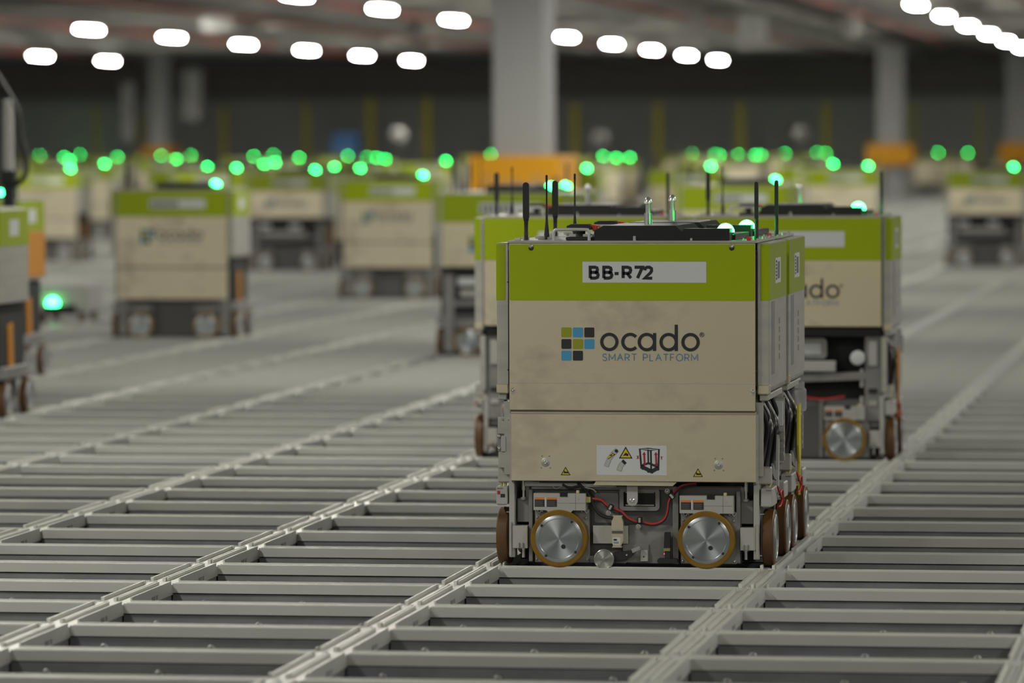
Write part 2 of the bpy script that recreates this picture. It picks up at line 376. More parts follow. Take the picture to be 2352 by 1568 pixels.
for k, (px, yy, z, lab) in enumerate(((915, 310, 88, 'pale disc standing in for a far out-of-focus spot left of the big column'), (1378, 318, 88, 'pale disc standing in for a far out-of-focus spot right of the big column'), (1842, 312, 88, 'pale disc standing in for a far out-of-focus spot before the right column'), (1955, 65, 60, 'round pale speaker hung under the ceiling at right'), (955, 62, 62, 'round pale speaker hung under the ceiling at centre'))):  # far discs stand in for blurred bright spots; hung ones are speakers
    x, y = far_pt(px, z); s = F_PX/z; zc = CAM.z+(331-yy)/s
    o = empty('blur_disc_or_speaker', (x, y, zc)); tag(o, lab, 'fitting')
    MB().lathe([(0, -.06), (.09, -.05), (.14, 0), (.14, .08), (0, .08)], (0, 0, 0), 'y', 20).build('shell', 'beam', o, True)
    MB().lathe([(0, -.065), (.05, -.062), (.06, -.055), (0, -.055)], (0, 0, 0), 'y', 16).build('centre_cap', 'castd', o, True)
    MB().tube([(0, .04, 0), (0, .04, 3.04-zc if zc > 1.6 else -zc-.6)], .010, 8, 1).build('bracket', 'castd', o)

# ------------------------------------------------------------------ robots
FR = -.2235                         # front face plane of a robot
def lx(px, d=0.): return (px-1453-123*d)/(943*(1-.088*d))
def lz(py, d=0.): return (1305-py-80*d*(1305-py)/943-4*d)/(943*(1-.16*d)) if d else (1305-py)/943
GL = {'B': [[(0, 0), (0, 1), (.55, 1), (.78, .93), (.84, .76), (.78, .6), (.55, .53), (0, .53)], [(.55, .53), (.84, .45), (.92, .27), (.84, .08), (.58, 0), (0, 0)]],
      'R': [[(0, 0), (0, 1), (.55, 1), (.82, .92), (.9, .73), (.82, .53), (.55, .44), (0, .44)], [(.5, .44), (.92, 0)]],
      '-': [[(0, .42), (.9, .42)]], '7': [[(0, 1), (1, 1), (.38, 0)]],
      '2': [[(.02, .72), (.08, .9), (.3, 1), (.62, 1), (.86, .88), (.88, .68), (.75, .5), (.03, 0), (.95, 0)]],
      'S': [[(.9, .85), (.7, 1), (.3, 1), (.08, .85), (.1, .65), (.3, .55), (.7, .45), (.92, .33), (.92, .13), (.7, 0), (.28, 0), (.05, .15)]],
      'M': [[(0, 0), (0, 1), (.5, .25), (1, 1), (1, 0)]], 'A': [[(0, 0), (.5, 1), (1, 0)], [(.2, .36), (.8, .36)]],
      'T': [[(0, 1), (1, 1)], [(.5, 1), (.5, 0)]], 'P': [[(0, 0), (0, 1), (.6, 1), (.88, .9), (.95, .72), (.88, .54), (.6, .44), (0, .44)]],
      'L': [[(0, 1), (0, 0), (.9, 0)]], 'F': [[(0, 0), (0, 1), (.95, 1)], [(0, .5), (.8, .5)]],
      'O': [[(.5+.52*math.cos(2*PI*k/16), .5+.52*math.sin(2*PI*k/16)) for k in range(17)]],
      'X': [[(0, 0), (1, 1)], [(0, 1), (1, 0)]], 'Y': [[(0, 1), (.5, .5), (1, 1)], [(.5, .5), (.5, 0)]]}
def glyph(mb, ch, x, z, w, h, t, y0, y1):
    for pl in GL[ch]:
        cl_ = len(pl) > 2 and pl[0] == pl[-1]
        mb.stroke([(x+a*w, z+b*h) for a, b in (pl[:-1] if cl_ else pl)], t, y0, y1, cl_)
def tri(cx, cz, w, h): return [(cx-w/2, cz-h/2), (cx+w/2, cz-h/2), (cx, cz+h/2)]

def screw(par, x, z, y, r=.006, name='screw'):
    MB().lathe([(0, -.003), (r*.5, -.0035), (r, -.001), (r, .001)], (x, y, z), 'y', 12).build(name, 'steel', par, True)
def make_wheel(par, c, ax, s, detail=True):        # s: outward direction along the axis; wheel = tyre, hub and holes
    R, w = .0705, .028
    prof = [(.058, -w/2), (R-.003, -w/2), (R, -w/2+.003), (R, w/2-.003), (R-.003, w/2), (.058, w/2)]
    wh = MB().lathe(prof, c, ax, 40).build('wheel', 'tyre' if ax == 'y' else 'tyret', par, True)
    h = [(0, -w*.3), (.058, -w*.45), (.058, s*w*.52)] if s > 0 else [(0, w*.3), (.058, w*.45), (.058, -w*.52)]
    e = s*w*.52
    hub = MB().lathe(h+[(.056, e+s*.0012), (.0495, e+s*.0012), (.0485, e+s*.0004), (0, e+s*.0008)], (0, 0, 0), ax, 40).mesh('hub_disc', 'disc' if ax == 'y' else 'discx', True)
    ho = link('hub_disc', hub, wh, c)
    if detail:
        for a in (52, 143, 233, 322):
            u, v = .0525*math.cos(math.radians(a)), .0525*math.sin(math.radians(a))
            p = (c[0]+u, c[1]+e+s*.0018, c[2]+v) if ax == 'y' else (c[0]+e+s*.0018, c[1]+u, c[2]+v)
            MB().cyl(p, .0034, s*.0006, ax, 10).build('bolt_hole', 'void', wh)
        p = (c[0]+.011, c[1]+e+s*.0012, c[2]-.019) if ax == 'y' else (c[0]+e+s*.0012, c[1]+.011, c[2]-.019)
        MB().cyl(p, .0055, s*.0006, ax, 12).build('vent_hole', 'void', wh)
    return wh
def antenna(par, x, y, kind, z0=.797, lean=0.):
    if kind == 'whip':
        pr = [(0, 0), (.0068, 0), (.0066, .012), (.0032, .045), (.0022, .09), (.0022, .142), (.0028, .143), (.0028, .158), (0, .16)]
        o = MB().lathe(pr, (0, 0, 0), 'z', 12).build('whip_antenna', 'plas2', par, True)
    else:
        t = 1 if kind == 'paddle' else .62
        m = MB().lathe([(0, 0), (.0052, 0), (.0052, .02), (.0048, .021), (.0052, .045), (.0072*t, .052)], (0, 0, 0), 'z', 12)
        m.prism(rrect(-.0076*t, .0076*t, .05, .142, .0074*t, 4), -.004, .004)
        o = m.build('paddle_antenna', 'plas2', par, True)
    o.location = (x, y, z0); o.rotation_euler.y = lean
    return o
def lamp(par, x, y, z):
    MB().cyl((x, y, z-.012), .0215, .012, 'z', 24).build('beacon_base', 'lamp0', par, True)
    return MB().lathe([(.022*math.cos(math.radians(a)), .022*math.sin(math.radians(a))) for a in (0, 15, 30, 45, 60, 75)]+[(0, .022)], (x, y, z), 'z', 24).build('beacon_lamp', 'lamp', par, True)

def shell(b, zb, detail=2):
    """body, panels, bands, label; zb = lower edge of the front panel"""
    MB().box(-.298, .298, FR+.006, .2115, zb+.012, .786).build('inner_body', 'alug', b)
    MB().cbox(-.3015, .3015, FR, FR+.004, zb, .7915, .0012).build('front_panel', 'alu', b)
    MB().cbox(-.3015, .3015, .2125, .2165, zb, .7915, .0012).build('rear_panel', 'alu', b)
    MB().prism(rrect(-.3, .3, .6520, .789, .004, 3, tl=False, tr=False), FR-.0008, FR-.0001).build('front_band', 'green', b)
    MB().prism(rrect(-.3, .3, .6520, .789, .004, 3, tl=False, tr=False), .2166, .2173).build('rear_band', 'green', b)
    for s in (-1, 1):
        a, c = sorted((s*.3042, s*.334))
        sp = MB().cbox(a, c, FR+.013, .205, .4375, .7915, .002).build('side_panel', 'alug' if detail else 'alug', b)
        a, c = sorted((s*.3125, s*.3347))
        MB().box(a, c, FR+.0122, FR+.0128, .6525, .789).build('corner_band', 'green', b)
        a, c = sorted((s*.3342, s*.3349))
        MB().box(a, c, FR+.0122, .2052, .6525, .789).build('side_band', 'green', b)
        if detail:
            a, c = sorted((s*.305, s*.3355))
            MB().cbox(a, c, FR+.011, FR+.035, .424, .449, .003).build('panel_foot', 'alu2', b)
            MB().cbox(a+.002, c-.002, FR+.035, .19, .43, .4375, .001).build('panel_lip', 'cast', b)
            MB().cbox(a+.004, c-.006, FR+.02, .15, .4085, .424, .002).build('connector_strip', 'alug', b)
            xs = s*.3030
            m = MB().box(xs-.0010, xs+.0010, FR+.006, FR+.012, .445, .775)
            for zz in (lz(648), lz(850)): m.prism([(xs-.0045, zz), (xs, zz+.003), (xs+.0045, zz), (xs, zz-.003)], FR+.002, FR+.006)
            m.build('seal_strip', 'black', b)
        # white label and darker stripes on the side panels
        lb = MB(); a, c = sorted((s*.3350, s*.3354)); lb.box(a, c, -.075, .055, .69, .752).build('side_label', 'white', b)
        if detail:
            a, c = sorted((s*.3354, s*.3357)); m = MB()
            for k in range(6): m.box(a, c, -.062+.0, -.040+.004*(k % 2), .698+.0085*k, .7035+.0085*k)
            for k in range(4): m.box(a, c, -.022+.014*k, -.015+.014*k, .70, .742)
            m.build('side_lettering', 'char', b)
            a, c = sorted((s*.3342, s*.3346)); MB().box(a, c, -.155, -.085, .47, .648).build('side_recess', 'cast', b)
            a, c = sorted((s*.3342, s*.3346))
            for k in range(5): MB().box(a, c, .02, .045, .50+.022*k, .515+.022*k).build('vent_slot', 'cast', b)
    MB().cbox(-.305, .305, FR-.001, .2165, .7915, .7975, .001).build('top_plate', 'alug', b)
    lb = MB().prism(rrect(lx(1339.5), lx(1625), lz(649), lz(601), .0015, 3), FR-.0014, FR-.0009).build('name_label', 'white', b)
    return lb
def deck(b, detail=2):
    y0 = FR+.012
    # main black cover with chamfered ends (front outline extruded back) and the low box on its right
    MB().prism([(-.095, .7975), (.125, .7975), (.125, .812), (.105, .8335), (-.072, .8335), (-.095, .822)], y0+.012, .185).build('deck_cover', 'plastic', b)
    MB().prism([(.125, .7975), (.2375, .7975), (.2375, .8265), (.125, .8265)], y0, y0+.06).build('deck_box', 'plastic', b)
    MB().cbox(.13, .245, y0+.065, .17, .7975, .812, .002).build('deck_tray', 'plastic', b)
    MB().cbox(-.165, -.095, y0+.012, .15, .7975, .806, .002).build('deck_step', 'plas2', b)
    lamp(b, .2195, -.135, .8165)
    if detail:
        MB().tube([(lx(1271), y0+.004, .7965), (lx(1271), y0+.004, .816), (lx(1274), y0+.004, .822), (lx(1281), y0+.004, .8243), (lx(1344), y0+.004, .8243), (lx(1350), y0+.004, .822), (lx(1353), y0+.004, .816), (lx(1353), y0+.004, .7965)], .0039, 10, 3).build('carry_handle', 'handle', b, True)
        k = MB().prism([(-.030, .818), (.029, .818), (.031, .826), (.020, .8315), (-.020, .8315), (-.031, .827)], -.11, -.055).build('round_knob', 'plas2', b); k.location = (-.145, 0, .004)
        MB().cyl((-.145, -.083, .806), .012, .018, 'z', 14).build('knob_stem', 'plas2', b, True)
        MB().prism([(-.117, .8345), (-.099, .832), (-.097, .829), (-.104, .828), (-.104, .818), (-.112, .818)], -.10, -.07).build('red_lever', 'redb', b)
        MB().cyl((-.104, -.10, .817), .0022, .003, 'z', 8).build('status_led', 'gled', b)
        for xx in (-.162, -.128): MB().box(xx, xx+.016, -.16, -.12, .806, .8122).build('terminal_block', 'steel', b)
        MB().cyl((.005, y0+.006, .7975), .0042, .011, 'z', 10).build('deck_bolt', 'steel', b, True)
        MB().cyl((.145, y0-.004, .7975), .0034, .006, 'z', 10).build('deck_bolt', 'steel', b, True)
        MB().cyl((-.101, y0+.02, .7975), .0035, .012, 'z', 10).build('deck_bolt', 'steel', b, True)
        # stainless location spigot
        m = MB().lathe([(0, 0), (.0098, 0), (.0098, .028), (.0066, .0285), (.0066, .05), (.0100, .0505), (.0100, .054), (.0085, .0615), (.0045, .0668), (0, .0685)], (0, 0, 0), 'z', 20).build('location_spigot', 'steel', b, True); m.location = (.0145, -.02, .8335)
        for (x, y) in ((.283, -.195), ): MB().cbox(x-.005, x+.005, y-.005, y+.005, .7975, .806, .001).build('red_plug', 'redb', b)
        for (x, y, h) in ((.285, -.17, .006), (.30, -.15, .004), (.297, -.09, .005), (.30, -.03, .006), (.298, .05, .005), (.301, .12, .006), (.26, -.12, .004)): MB().cyl((x, y, .7975), .0035, h, 'z', 8).build('edge_fastener', 'steel', b, True)
        for (x, y, h) in ((-.285, -.19, .006), (-.275, -.12, .009), (-.24, -.1, .009), (-.22, -.08, .006), (-.29, -.05, .006), (-.27, .05, .007), (-.255, .12, .008)): MB().box(x-.007, x+.007, y-.008, y+.008, .7975, .7975+h).build('edge_bracket', 'alug', b)
    antenna(b, lx(1209, .08), FR+.08, 'paddle'); antenna(b, lx(1257, .16), FR+.16, 'whip'); antenna(b, lx(1740, .1), FR+.1, 'slim')
def logo(b, detail=2):
    y = FR-.0003
    lf = MB().box(lx(1289), lx(1621), lz(829.5), lz(744), y-.0003, y+.0002).build('logo_film', 'film', b) if True else None
    cols = [['olive', 'blue', 'char'], ['char', 'olive', 'blue'], ['blue', 'char', None]]
    Y0, Y1 = y-.0011, y-.0003
    for r in range(3):
        for c in range(3):
            if cols[r][c]:
                x0 = 1290.2+26.6*c; z0 = 751.8+26.7*r
                MB().prism(rrect(lx(x0), lx(x0+23), lz(z0+22.5), lz(z0), .0025, 3), Y0, Y1).build('logo_square', cols[r][c], lf)
    t = 7.3/943; R = 17.6/943; zc = lz(784.8)
    def o_(cx): return MB().stroke(arc(lx(cx), zc, R, 0, 360, 36)[:-1], t, Y0, Y1, True)
    o_(1401.2).build('letter_o', 'char', lf)
    MB().stroke(arc(lx(1449.8), zc, R, 42, 318, 30), t, Y0, Y1).build('letter_c', 'char', lf)
    m = o_(1487.8); m.box(lx(1502), lx(1509.3), Y0-.0001, Y1, lz(805), lz(764)); m.build('letter_a', 'char', lf)
    m = o_(1538); m.box(lx(1552), lx(1559.3), Y0-.0001, Y1, lz(805), lz(744.8)); m.build('letter_d', 'char', lf)
    o_(1588.4).build('letter_o', 'char', lf)
    m = MB().stroke(arc(lx(1614.6), lz(767.6), 4.8/943, 0, 360, 18)[:-1], 1.1/943, Y0, Y1, True); glyph(m, 'R', lx(1612.8), lz(770.2), 3.6/943, 5.4/943, 1.0/943, Y0, Y1); m.build('registered_mark', 'char', lf)
    x = 1385.5; m = MB()
    bl = mat('sublogo_blue', (.07, .20, .36), .5) if 'sub' not in M else M['sub']; M['sub'] = bl
    for ch, w in zip('SMART PLATFORM', (10, 14, 13, 10.5, 11, 0, 10, 8.5, 13, 11, 9, 14, 10.5, 14)):
        if ch == ' ': x += 10.5; continue
        glyph(m, ch, lx(x), lz(827.5), w/943, 15.2/943, 1.7/943, Y0, Y1); x += w+5.0
    m.build('tagline_lettering', bl, lf)
def warning(b, px, py, s=1.0):
    t = MB().prism(tri(lx(px), lz(py), .0225*s, .0195*s), FR-.0006, FR-.0002).build('warning_triangle', 'yellow', b)
    m = MB().stroke(tri(lx(px), lz(py), .0212*s, .0182*s), .0016*s, FR-.0010, FR-.0006, True)
    m.prism([(lx(px-4), lz(py+5)), (lx(px+6), lz(py+5)), (lx(px+6), lz(py+1.5)), (lx(px-1), lz(py+1)), (lx(px-4), lz(py-2))], FR-.0010, FR-.0006)
    m.build('warning_print', 'black', t)
def front_cover(b):
    """lower cover plate with its sticker, latches and warning triangles"""
    m = MB().cbox(lx(1172), lx(1739), FR, FR+.006, lz(1105), lz(950), .0015)
    m.prism([(FR, lz(950)), (FR+.006, lz(950)), (FR+.006, lz(943))], lx(1172), lx(1739), 'x')
    cv = m.build('lower_cover', 'alu2', b)
    MB().box(-.3, .3, FR+.003, FR+.006, lz(950), lz(941)).build('shadow_gap', 'castd', b)
    MB().box(-.3010, .3010, FR-.0003, FR+.0002, lz(880.6), lz(879.6)).build('bend_line', 'alug', b)
    MB().prism([(lx(1369), lz(1105)), (lx(1556), lz(1106)), (lx(1546), lz(1115)), (lx(1362), lz(1114))], FR+.004, FR+.0065).build('cover_flap', 'alu2', cv)
    MB().box(lx(1168.5), lx(1173), FR+.004, FR+.04, lz(1108), lz(950)).build('cover_edge', 'alug', cv)
    MB().box(lx(1737), lx(1742), FR+.004, FR+.04, lz(1108), lz(950)).build('cover_edge', 'alug', cv)
    for px, py in ((1252.5, 1062), (1652.5, 1065)):
        l = MB().lathe([(0, -.0005), (.0085, -.0008), (.0115, .0005), (.0115, .002)], (lx(px), FR-.0005, lz(py)), 'y', 20).build('latch_boss', 'alug', cv, True)
        MB().lathe([(0, -.004), (.0035, -.0045), (.005, -.002), (.005, .0)], (lx(px), FR-.001, lz(py)), 'y', 12).build('latch_screw', 'steel', cv, True)
        for dx, dy in ((-8, -14), (9, -14), (-10, 13), (11, 13)): MB().cyl((lx(px+dx), FR-.0004, lz(py+dy)), .0019, .0006, 'y', 8).build('rivet', 'cast', cv)
    for px, py in ((1176.5, 895), (1731, 896)):
        screw(b, lx(px), lz(py), FR-.001, .0048)
        MB().cyl((lx(px+(1 if px < 1400 else 2)), FR-.0004, lz(py+8)), .0042, .0006, 'y', 12).build('keyhole', 'alug', b)
    for px in (1220.5, 1683.5):
        MB().cyl((lx(px), FR-.0014, lz(570)), .0062, .0006, 'y', 14).build('keyhole', 'void', b)
        screw(b, lx(px), lz(565), FR-.0022, .0052)
    # the instruction sticker
    U = lambda a: lx(1340+a/10.69); V = lambda c: lz(1000+c/10.69)
    st = MB().prism(rrect(U(330), U(2065), V(965), V(235), .0032, 3), FR-.0006, FR-.0002).build('instruction_sticker', 'white', b)
    k = 1/10.69/943; a0, a1, a2, a3 = FR-.0009, FR-.0006, FR-.0012, FR-.0015
    MB().stroke([(U(845), V(345)), (U(740), V(440)), (U(650), V(560)), (U(590), V(700)), (U(575), V(760))], 118*k, a0, a1).stroke([(U(1030), V(625)), (U(930), V(730)), (U(885), V(860))], 128*k, a0, a1).build('slot_outline', 'cast', st)
    sg = M.get('slotgrey') or mat('slot_grey', (.45, .46, .42), .5); M['slotgrey'] = sg
    MB().stroke([(U(840), V(350)), (U(740), V(440)), (U(650), V(560)), (U(590), V(700)), (U(577), V(752))], 100*k, a2, a0).stroke([(U(1022), V(635)), (U(930), V(730)), (U(888), V(852))], 110*k, a2, a0).build('slot_print', sg, st)
    m = MB().cyl((U(822), a3, V(372)), 42*k, .0003, 'y', 14).stroke([(U(1035), V(620)), (U(985), V(668))], 112*k, a3, a2); m.build('slot_stop', 'black', st)
    MB().prism([(U(705), V(415)), (U(785), V(455)), (U(610), V(578)), (U(600), V(545))], a3, a2).prism(tri(U(1052), V(415), 335*k, 290*k), a0, a1).build('caution_print', 'yellow', st)
    m = MB().stroke([(U(1052), V(285)), (U(1200), V(542)), (U(905), V(542))], 22*k, a2, a0, True).prism([(U(985), V(490)), (U(1050), V(410)), (U(1120), V(450)), (U(1110), V(500)), (U(1050), V(480))], a2, a0)
    m.stroke([(U(705), V(418)), (U(782), V(455)), (U(612), V(572))], 14*k, a3-.0003, a3).prism([(U(650), V(480)), (U(715), V(445)), (U(720), V(475)), (U(670), V(500))], a3-.0003, a3)
    m.build('caution_lines', 'black', st)
    m = MB()
    for pl, w in (([(1385, 318), (1600, 302), (1888, 322), (1640, 358)], 26), ): m.stroke([(U(a), V(c)) for a, c in pl], w*k, a0, a1, True)
    for pl, w in (([(1400, 318), (1435, 750)], 44), ([(1605, 330), (1610, 680)], 38), ([(1672, 350), (1682, 900)], 44), ([(1872, 320), (1858, 800)], 44)): m.stroke([(U(a), V(c)) for a, c in pl], w*k, a0-.00005*w/40, a1)
    for pl, w in (([(1425, 735), (1615, 665)], 55), ([(1615, 665), (1860, 765)], 55), ([(1425, 745), (1690, 870)], 95), ([(1690, 870), (1860, 775)], 95)): m.stroke([(U(a), V(c)) for a, c in pl], w*k, a0-.0001, a1)
    for a, c in ((1475, 800), (1612, 870), (1700, 890), (1850, 815)): m.cyl((U(a), a0, V(c)), 34*k, .0003, 'y', 10)
    m.build('frame_drawing', 'char', st)
    m = MB()
    for a, top, bot in ((1508, 385, 735), (1797, 385, 740)):
        m.stroke([(U(a), V(top+60)), (U(a+12), V(bot-40))], 44*k, a2, a0); m.prism([(U(a-45), V(top+75)), (U(a+45), V(top+75)), (U(a), V(top))], a2, a0); m.prism([(U(a-35), V(bot-60)), (U(a+55), V(bot-60)), (U(a+14), V(bot))], a2, a0)
    glyph(m, 'X', U(1330), V(562), 42*k, 78*k, 17*k, a2, a1); glyph(m, 'Y', U(1915), V(575), 42*k, 78*k, 17*k, a2, a1)
    m.build('arrow_print', 'redp', st)
    warning(b, 1299, 1082); warning(b, 1605, 1083.5)
def motor(b, x0, x1, y0, y1, tab, flip=0):
    """drive motor housing above a front wheel"""
    ya, yb = FR+.012, FR+.05; X = lambda p: lx(p, .012); Z = lambda p: lz(p, .012)
    w = x1-x0
    mo = MB().prism([(X(x0), Z(y0)), (X(x1), Z(y0)), (X(x1), Z(y1)), (X(x0+w*.755), Z(y1)), (X(x0+w*.71), Z(tab)), (X(x0+w*.29), Z(tab)), (X(x0+w*.245), Z(y1)), (X(x0), Z(y1))], ya, yb).build('motor_housing', 'light', b)
    h = y1-y0
    for k in (0, 1):
        a = x0+w*(.026+.232*k); c = a+w*.19
        lo = y0+h*.79
        s = MB().box(X(a), X(c), ya-.0007, ya-.0001, Z(lo), Z(y0+h*.37)).build('caution_label', 'char', mo)
        MB().box(X(a), X(c), ya-.0007, ya-.0001, Z(y0+h*.37), Z(y0+h*.25)).build('caution_strip', 'orangep', mo)
        m = MB()
        for q in range(5): m.box(X(a+1.5), X(c-3-2*(q % 2)), ya-.0010, ya-.0007, Z(y0+h*(.47+.065*q)), Z(y0+h*(.455+.065*q)))
        m.build('caution_lettering', 'cast', mo)
    MB().box(X(x0+w*.212), X(x0+w*.24), ya-.0006, ya-.0001, Z(y0+h*.79), Z(y0+h*.25)).build('icon_strip', 'white', mo)
    MB().box(X(x0+w*.51), X(x0+w*.655), ya-.0012, ya+.006, Z(y0+h*.19), Z(y0-2)).build('cable_notch', 'plastic', mo)
    m = MB().box(X(x0+w*.805), X(x0+w*.812), ya-.0004, ya, Z(y1), Z(y0)).box(X(x0+w*.45), X(x0+w*.98), ya-.0004, ya, Z(y0+h*.575), Z(y0+h*.555)); m.cyl((X(x0+w*.87), ya-.0005, Z(y0+h*.33)), .0012, .0005, 'y', 8)
    m.build('housing_seams', 'cast', mo)
    MB().cbox(X(x0+w*.815), X(x0+w*.87), ya+.004, ya+.016, Z(y0), Z(y0-7), .001).build('connector', 'yconn', mo)
    # gearbox plate with screws behind the wheel
    g = MB().cbox(X(x0), X(x1+6), FR+.034, FR+.05, lz(1296, .03), Z(y1-2), .002).build('gearbox_plate', 'cast', b)
    for px, py in ((x0+8, y1+17), (x0+20, y1+4), (x1-9, y1+4), (x1+1, y1+18), (x0+6, 1288), (x1+3, 1288)): screw(g, lx(px, .03), lz(py, .03), FR+.034, .0034)
    m = MB().stroke([(X(x0+6), Z(y1+1)), (X(x0+11), Z(y1+8)), (X(x0+17), Z(y1+1))], .0012, FR+.03, FR+.034).stroke([(X(x1-5), Z(y1+1)), (X(x1), Z(y1+8)), (X(x1+5), Z(y1+1))], .0012, FR+.03, FR+.034)
    m.build('spring_clip', 'steel', g)
def leg_unit(b, s):
    """lift strut and lower block at one front corner; s = -1 left, +1 right"""
    d = .03; X = (lambda p: lx(p, d)) if s < 0 else (lambda p: lx(2909-p+4, d)); Z = lambda p: lz(p, d)
    def bx(m, a, c, t, bt, y0, y1, bv=.0012): x0, x1 = sorted((X(a), X(c))); return m.cbox(x0, x1, FR+y0, FR+y1, Z(bt), Z(t), bv)
    st = MB(); bx(st, 1167.5, 1180.5, 1106, 1284, .028, .07); u = st.build('lift_strut', 'light', b)
    m = MB(); bx(m, 1174, 1211, 1211, 1263, .024, .07); m.build('strut_block', 'light', u)
    m = MB(); bx(m, 1168.5, 1174, 1202, 1280, .02, .028, .0005); m.build('guide_rail', 'alug', u)
    m = MB(); bx(m, 1183, 1212, 1150, 1204, .05, .075); bx(m, 1203, 1212, 1120, 1152, .05, .075); m.build('guide_plate', 'cast', u)
    m = MB(); bx(m, 1212, 1221, 1128, 1294, .036, .07); m.build('frame_post', 'cast', u)
    x = X(1199); m = MB().lathe([(0, 0), (.0048, 0), (.0048, lz(1103)-lz(1130)), (0, lz(1103)-lz(1130))], (x, FR+.045, Z(1130)), 'z', 14).cyl((x, FR+.045, Z(1147)), .0032, lz(1130)-lz(1147), 'z', 12)
    m.build('lift_rod', 'steel', u, True)
    m = MB().cyl((x, FR+.045, Z(1152)), .0075, .006, 'z', 12); m.build('rod_nut', 'cast', u, True)
    m = MB().cyl((x, FR+.040, Z(1285)), .0042, lz(1262)-lz(1285), 'z', 14); m.cyl((x, FR+.040, Z(1266)), .007, .005, 'z', 12); m.build('guide_pin', 'steel', u, True)
    for dx in (-7, 2): MB().tube([(X(1199+dx), FR+.02, Z(1262)), (X(1199+dx), FR+.022, Z(1250))], .0011, 6, 1).build('green_wire', 'castd', u)
    for zz in (1181, 1276): MB().tube([(X(1168), FR+.05, Z(zz)), (X(1158), FR+.05, Z(zz))], [.0030, .0018], 10, 1).build('axle_stub', 'steel', u, True)
    # drive box beside the strut
    m = MB(); bx(m, 1137, 1164, 1121, 1163, .03, .14, .002); db = m.build('drive_box', 'light', b)
    m = MB(); bx(m, 1139, 1152, 1124, 1126, .0285, .031, .0003); bx(m, 1141, 1160, 1162, 1164, .03, .1, .0005); m.build('box_seam', 'cast', db)
    if s < 0:
        m = MB(); bx(m, 1140, 1146, 1131, 1139, .0285, .031, .0008); m.build('red_port', 'redp', db)
        m = MB(); bx(m, 1147.5, 1157.5, 1138, 1146, .0285, .031, .0005); m.build('black_port', 'void', db)
        m = MB(); bx(m, 1145, 1150, 1112, 1121, .04, .05, .001); bx(m, 1153, 1159, 1110, 1121, .04, .05, .001); m.build('connector', 'yconn', db)
        MB().tube([(X(1147.5), FR+.045, Z(1112)), (X(1151), FR+.045, Z(1101)), (X(1158), FR+.05, Z(1089)), (X(1166), FR+.06, Z(1085)), (X(1176), FR+.08, Z(1083))], .0027, 8, 4).build('dark_cable', 'purple', db, True)
        MB().tube([(X(1156), FR+.045, Z(1110)), (X(1160), FR+.045, Z(1098)), (X(1166), FR+.055, Z(1088)), (X(1176), FR+.08, Z(1082))], .0027, 8, 4).build('orange_cable', 'orangec', db, True)
    else:
        MB().tube([(.345, FR+.10, lz(1122, .1)), (.347, FR+.14, lz(1140, .1)), (.349, FR+.17, lz(1155, .1)), (.347, FR+.15, lz(1168, .1)), (.345, FR+.12, lz(1169, .1))], .0026, 8, 4).build('red_cable', 'redc', db, True)
        MB().tube([(.32, FR+.05, lz(1120, .1)), (.325, FR+.055, lz(1108, .1)), (.32, FR+.06, lz(1095, .1))], .0022, 8, 4).tube([(.33, FR+.05, lz(1120, .1)), (.335, FR+.055, lz(1106, .1)), (.325, FR+.06, lz(1096, .1))], .0022, 8, 4).build('yellow_wire', 'yconn', db, True)
    return u
